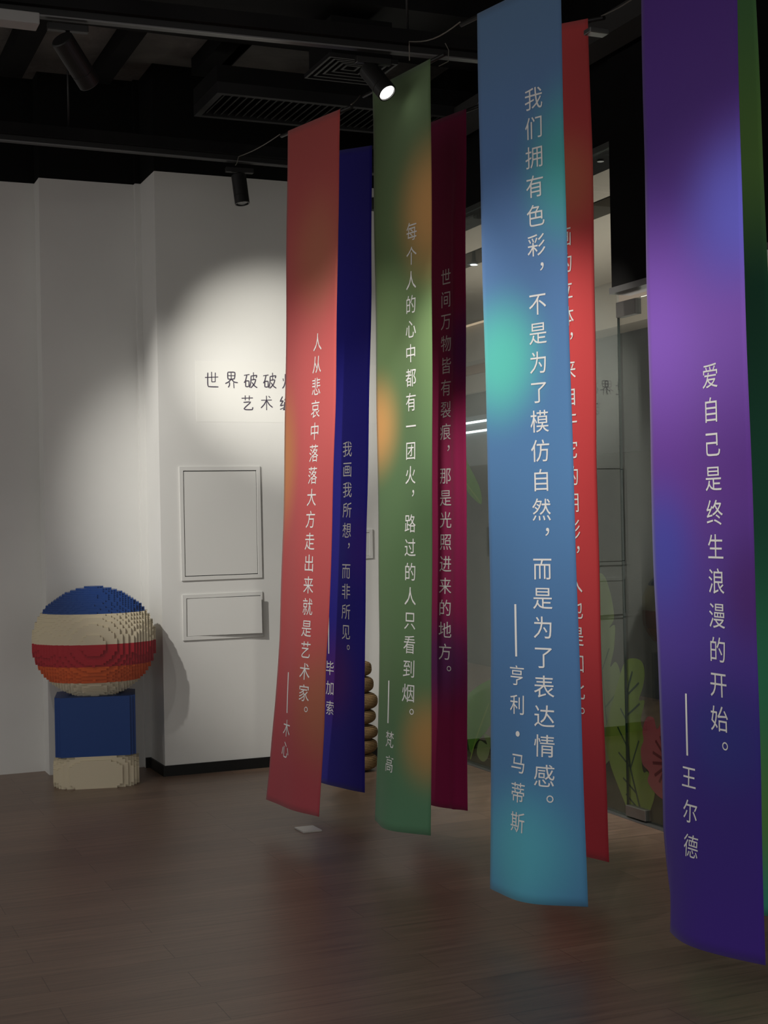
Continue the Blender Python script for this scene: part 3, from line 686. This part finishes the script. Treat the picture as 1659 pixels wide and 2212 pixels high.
wire('hanging_wire', [nv[1] + nv[2] * .08, mg[0] - mg[2] * .08], 'grey wire between the navy and the magenta banner poles', sag=.004)
wire('hanging_wire', [mg[1] + mg[2] * .08, rd[0] - rd[2] * .08], 'grey wire between the magenta and the red banner poles', sag=.02)
wire('hanging_wire', [rd[1] + rd[2] * .08, dg_[0] - dg_[2] * .08], 'grey wire between the red and the dark green banner poles', sag=.01)
p = at_z(962, 118, 3.5)
wire('wire_loop', [p + UP * .05, p + V(.015, 0, .02), p + V(.012, 0, -.03), p + V(-.03, 0, -.05)], 'short grey wire end hanging from the upper track near the green banner', .002)
# cable box on the ceiling beside the red banner
bm = nb(); p = at_plane(1275, 68, V(.95, 5.5, 0), NW); box(bm, p, WD * .085, -NW * .05, UP * .02); tag(obj('junction_box', bm, M_alu, bevel=.003), 'small grey metal junction box above the red banner', 'junction box')

# ------------------------------------------------------------------ floor socket cover
q = at_z(636, 1790, 0); a, b_, d = at_z(655, 1800, 0), at_z(695, 1796, 0), at_z(676, 1786, 0)
e = empty('floor_socket', q, 'small metal floor socket lid on the wood floor below coral banner', 'floor socket')
bm = nb(); box(bm, q, a - q, d - q, UP * .008); obj('lid', bm, mat('light_steel', (.55, .54, .51), .35, .5, .4), e, bevel=.001)
bm = nb(); box(bm, q + (a - q) * .05 + (d - q) * .05, (a - q) * .9, (d - q) * .9, UP * .003); obj('rim', bm, M_dmetal, e)

# ------------------------------------------------------------------ woven stone stack
sb = at_z(766, 1664, 0)
M_rope = mat('woven_rope', (.16, .105, .06), .85, .15)
nt = M_rope.node_tree; tc = N(M_rope, 'ShaderNodeTexCoord'); wv = N(M_rope, 'ShaderNodeTexWave'); wv.bands_direction = 'Z'; wv.inputs['Scale'].default_value = 34; wv.inputs['Distortion'].default_value = 2.5; wv.inputs['Detail Scale'].default_value = 6
rp = N(M_rope, 'ShaderNodeValToRGB'); rp.color_ramp.elements[0].color = (*lin(104, 82, 56), 1); rp.color_ramp.elements[1].color = (*lin(158, 130, 92), 1)
nt.links.new(tc.outputs['Object'], wv.inputs['Vector']); nt.links.new(wv.outputs['Fac'], rp.inputs[0]); nt.links.new(rp.outputs[0], nt.nodes['Principled BSDF'].inputs['Base Color'])
bp = N(M_rope, 'ShaderNodeBump'); bp.inputs['Strength'].default_value = .7; bp.inputs['Distance'].default_value = .004; nt.links.new(wv.outputs['Fac'], bp.inputs['Height']); nt.links.new(bp.outputs[0], nt.nodes['Principled BSDF'].inputs['Normal'])
stack = empty('stone_stack', sb, 'tall pile of brown woven pebble shapes between navy and green banners', 'stacked ornament')
z = 0
for k, (rx, hh, dx) in enumerate(((.135, .098, 0), (.128, .092, .008), (.135, .088, .003), (.125, .09, .010), (.142, .105, .004), (.118, .096, .010), (.105, .092, .006))):
    bm = nb(); bmesh.ops.create_icosphere(bm, subdivisions=4, radius=1)
    for v in bm.verts:
        s = 1 + .05 * math.sin(3 * v.co.x + k) * math.cos(2 * v.co.y + 2 * k)
        f = max(0, 1 - abs(v.co.z) ** 2.9) ** (1 / 2.9)
        r2 = math.hypot(v.co.x, v.co.y) or 1e-6
        v.co.x *= f / r2; v.co.y *= f / r2
        v.co.x *= rx * s; v.co.y *= rx * .9 * s; v.co.z *= hh * .5 * 1.06
    bm.transform(Matrix.Translation(sb + V(dx, 0, z + hh * .53)) @ Matrix.Rotation(random.uniform(-.06, .06), 4, 'Y'))
    obj('woven_stone', bm, M_rope, stack, smooth=True); z += hh * .97

# ------------------------------------------------------------------ brick-built ball sculpture (plain stand-in on the same footprint)
M_bb = mat('blue_brick', lin(20, 62, 128), .35, .4); M_bc = mat('cream_brick', lin(206, 196, 170), .4, .4)
M_br = mat('red_brick', lin(168, 26, 40), .35, .4); M_bo = mat('orange_brick', lin(206, 88, 32), .35, .4)
PX, PZ = .0155, .0105
def voxels(name, inside, ext, z0, z1, mats, parent, base):
    nx = int(ext / PX) + 1; nz0, nz1 = int(round(z0 / PZ)), int(round(z1 / PZ))
    occ = {}
    for k in range(nz0, nz1):
        for i in range(-nx, nx + 1):
            for j in range(-nx, nx + 1):
                c = inside(i * PX, j * PX, (k + .5) * PZ)
                if c is not None: occ[(i, j, k)] = c
    verts, faces, mi, ids = [], [], [], {}
    def vid(p):
        if p not in ids: ids[p] = len(verts); verts.append(((p[0] - .5) * PX, (p[1] - .5) * PX, p[2] * PZ))
        return ids[p]
    dirs = (((1, 0, 0), ((1, 0, 0), (1, 1, 0), (1, 1, 1), (1, 0, 1))), ((-1, 0, 0), ((0, 0, 0), (0, 0, 1), (0, 1, 1), (0, 1, 0))),
            ((0, 1, 0), ((0, 1, 0), (0, 1, 1), (1, 1, 1), (1, 1, 0))), ((0, -1, 0), ((0, 0, 0), (1, 0, 0), (1, 0, 1), (0, 0, 1))),
            ((0, 0, 1), ((0, 0, 1), (1, 0, 1), (1, 1, 1), (0, 1, 1))), ((0, 0, -1), ((0, 0, 0), (0, 1, 0), (1, 1, 0), (1, 0, 0))))
    for (i, j, k), c in occ.items():
        for d, q in dirs:
            if (i + d[0], j + d[1], k + d[2]) not in occ:
                faces.append([vid((i + a, j + b, k + e_)) for a, b, e_ in q]); mi.append(c)
    me = bpy.data.meshes.new(name); me.from_pydata(verts, [], faces)
    for m in mats: me.materials.append(m)
    me.polygons.foreach_set('material_index', mi); me.update()
    o = link(bpy.data.objects.new(name, me)); o.parent = parent
    return o
fb = at_z(210, 1697, 0) + V(-.02, .10, 0)
fig = empty('brick_sculpture', fb, 'large brick-built ball striped blue, cream, red and orange on a blue block', 'sculpture')
fig.rotation_euler = (0, 0, math.radians(10))
SC = fb.y / 8.08
def plinth(x, y, z):
    r = .245 - .03 * (max(0, z - .09) / .09) ** 2 - .012 * max(0, (.03 - z) / .03)
    return 0 if (abs(x) ** 3.2 + abs(y * 1.22) ** 3.2) ** (1 / 3.2) < r else None
def block(x, y, z): return 0 if (abs(x) ** 5 + abs(y * 1.25) ** 5) ** .2 < .232 else None
def ball(x, y, z):
    zc = z - .815
    if (x / .352) ** 2 + (y / .30) ** 2 + (zc / .318) ** 2 >= 1: return None
    return 0 if z > .985 else 1 if z > .815 else 2 if z > .69 else 3 if z > .60 else 1
voxels('plinth', plinth, .26, 0, .178, [M_bc], fig, fb)
voxels('block', block, .25, .178, .515, [M_bb], fig, fb)
voxels('ball', ball, .37, .50, 1.14, [M_bb, M_bc, M_br, M_bo], fig, fb)
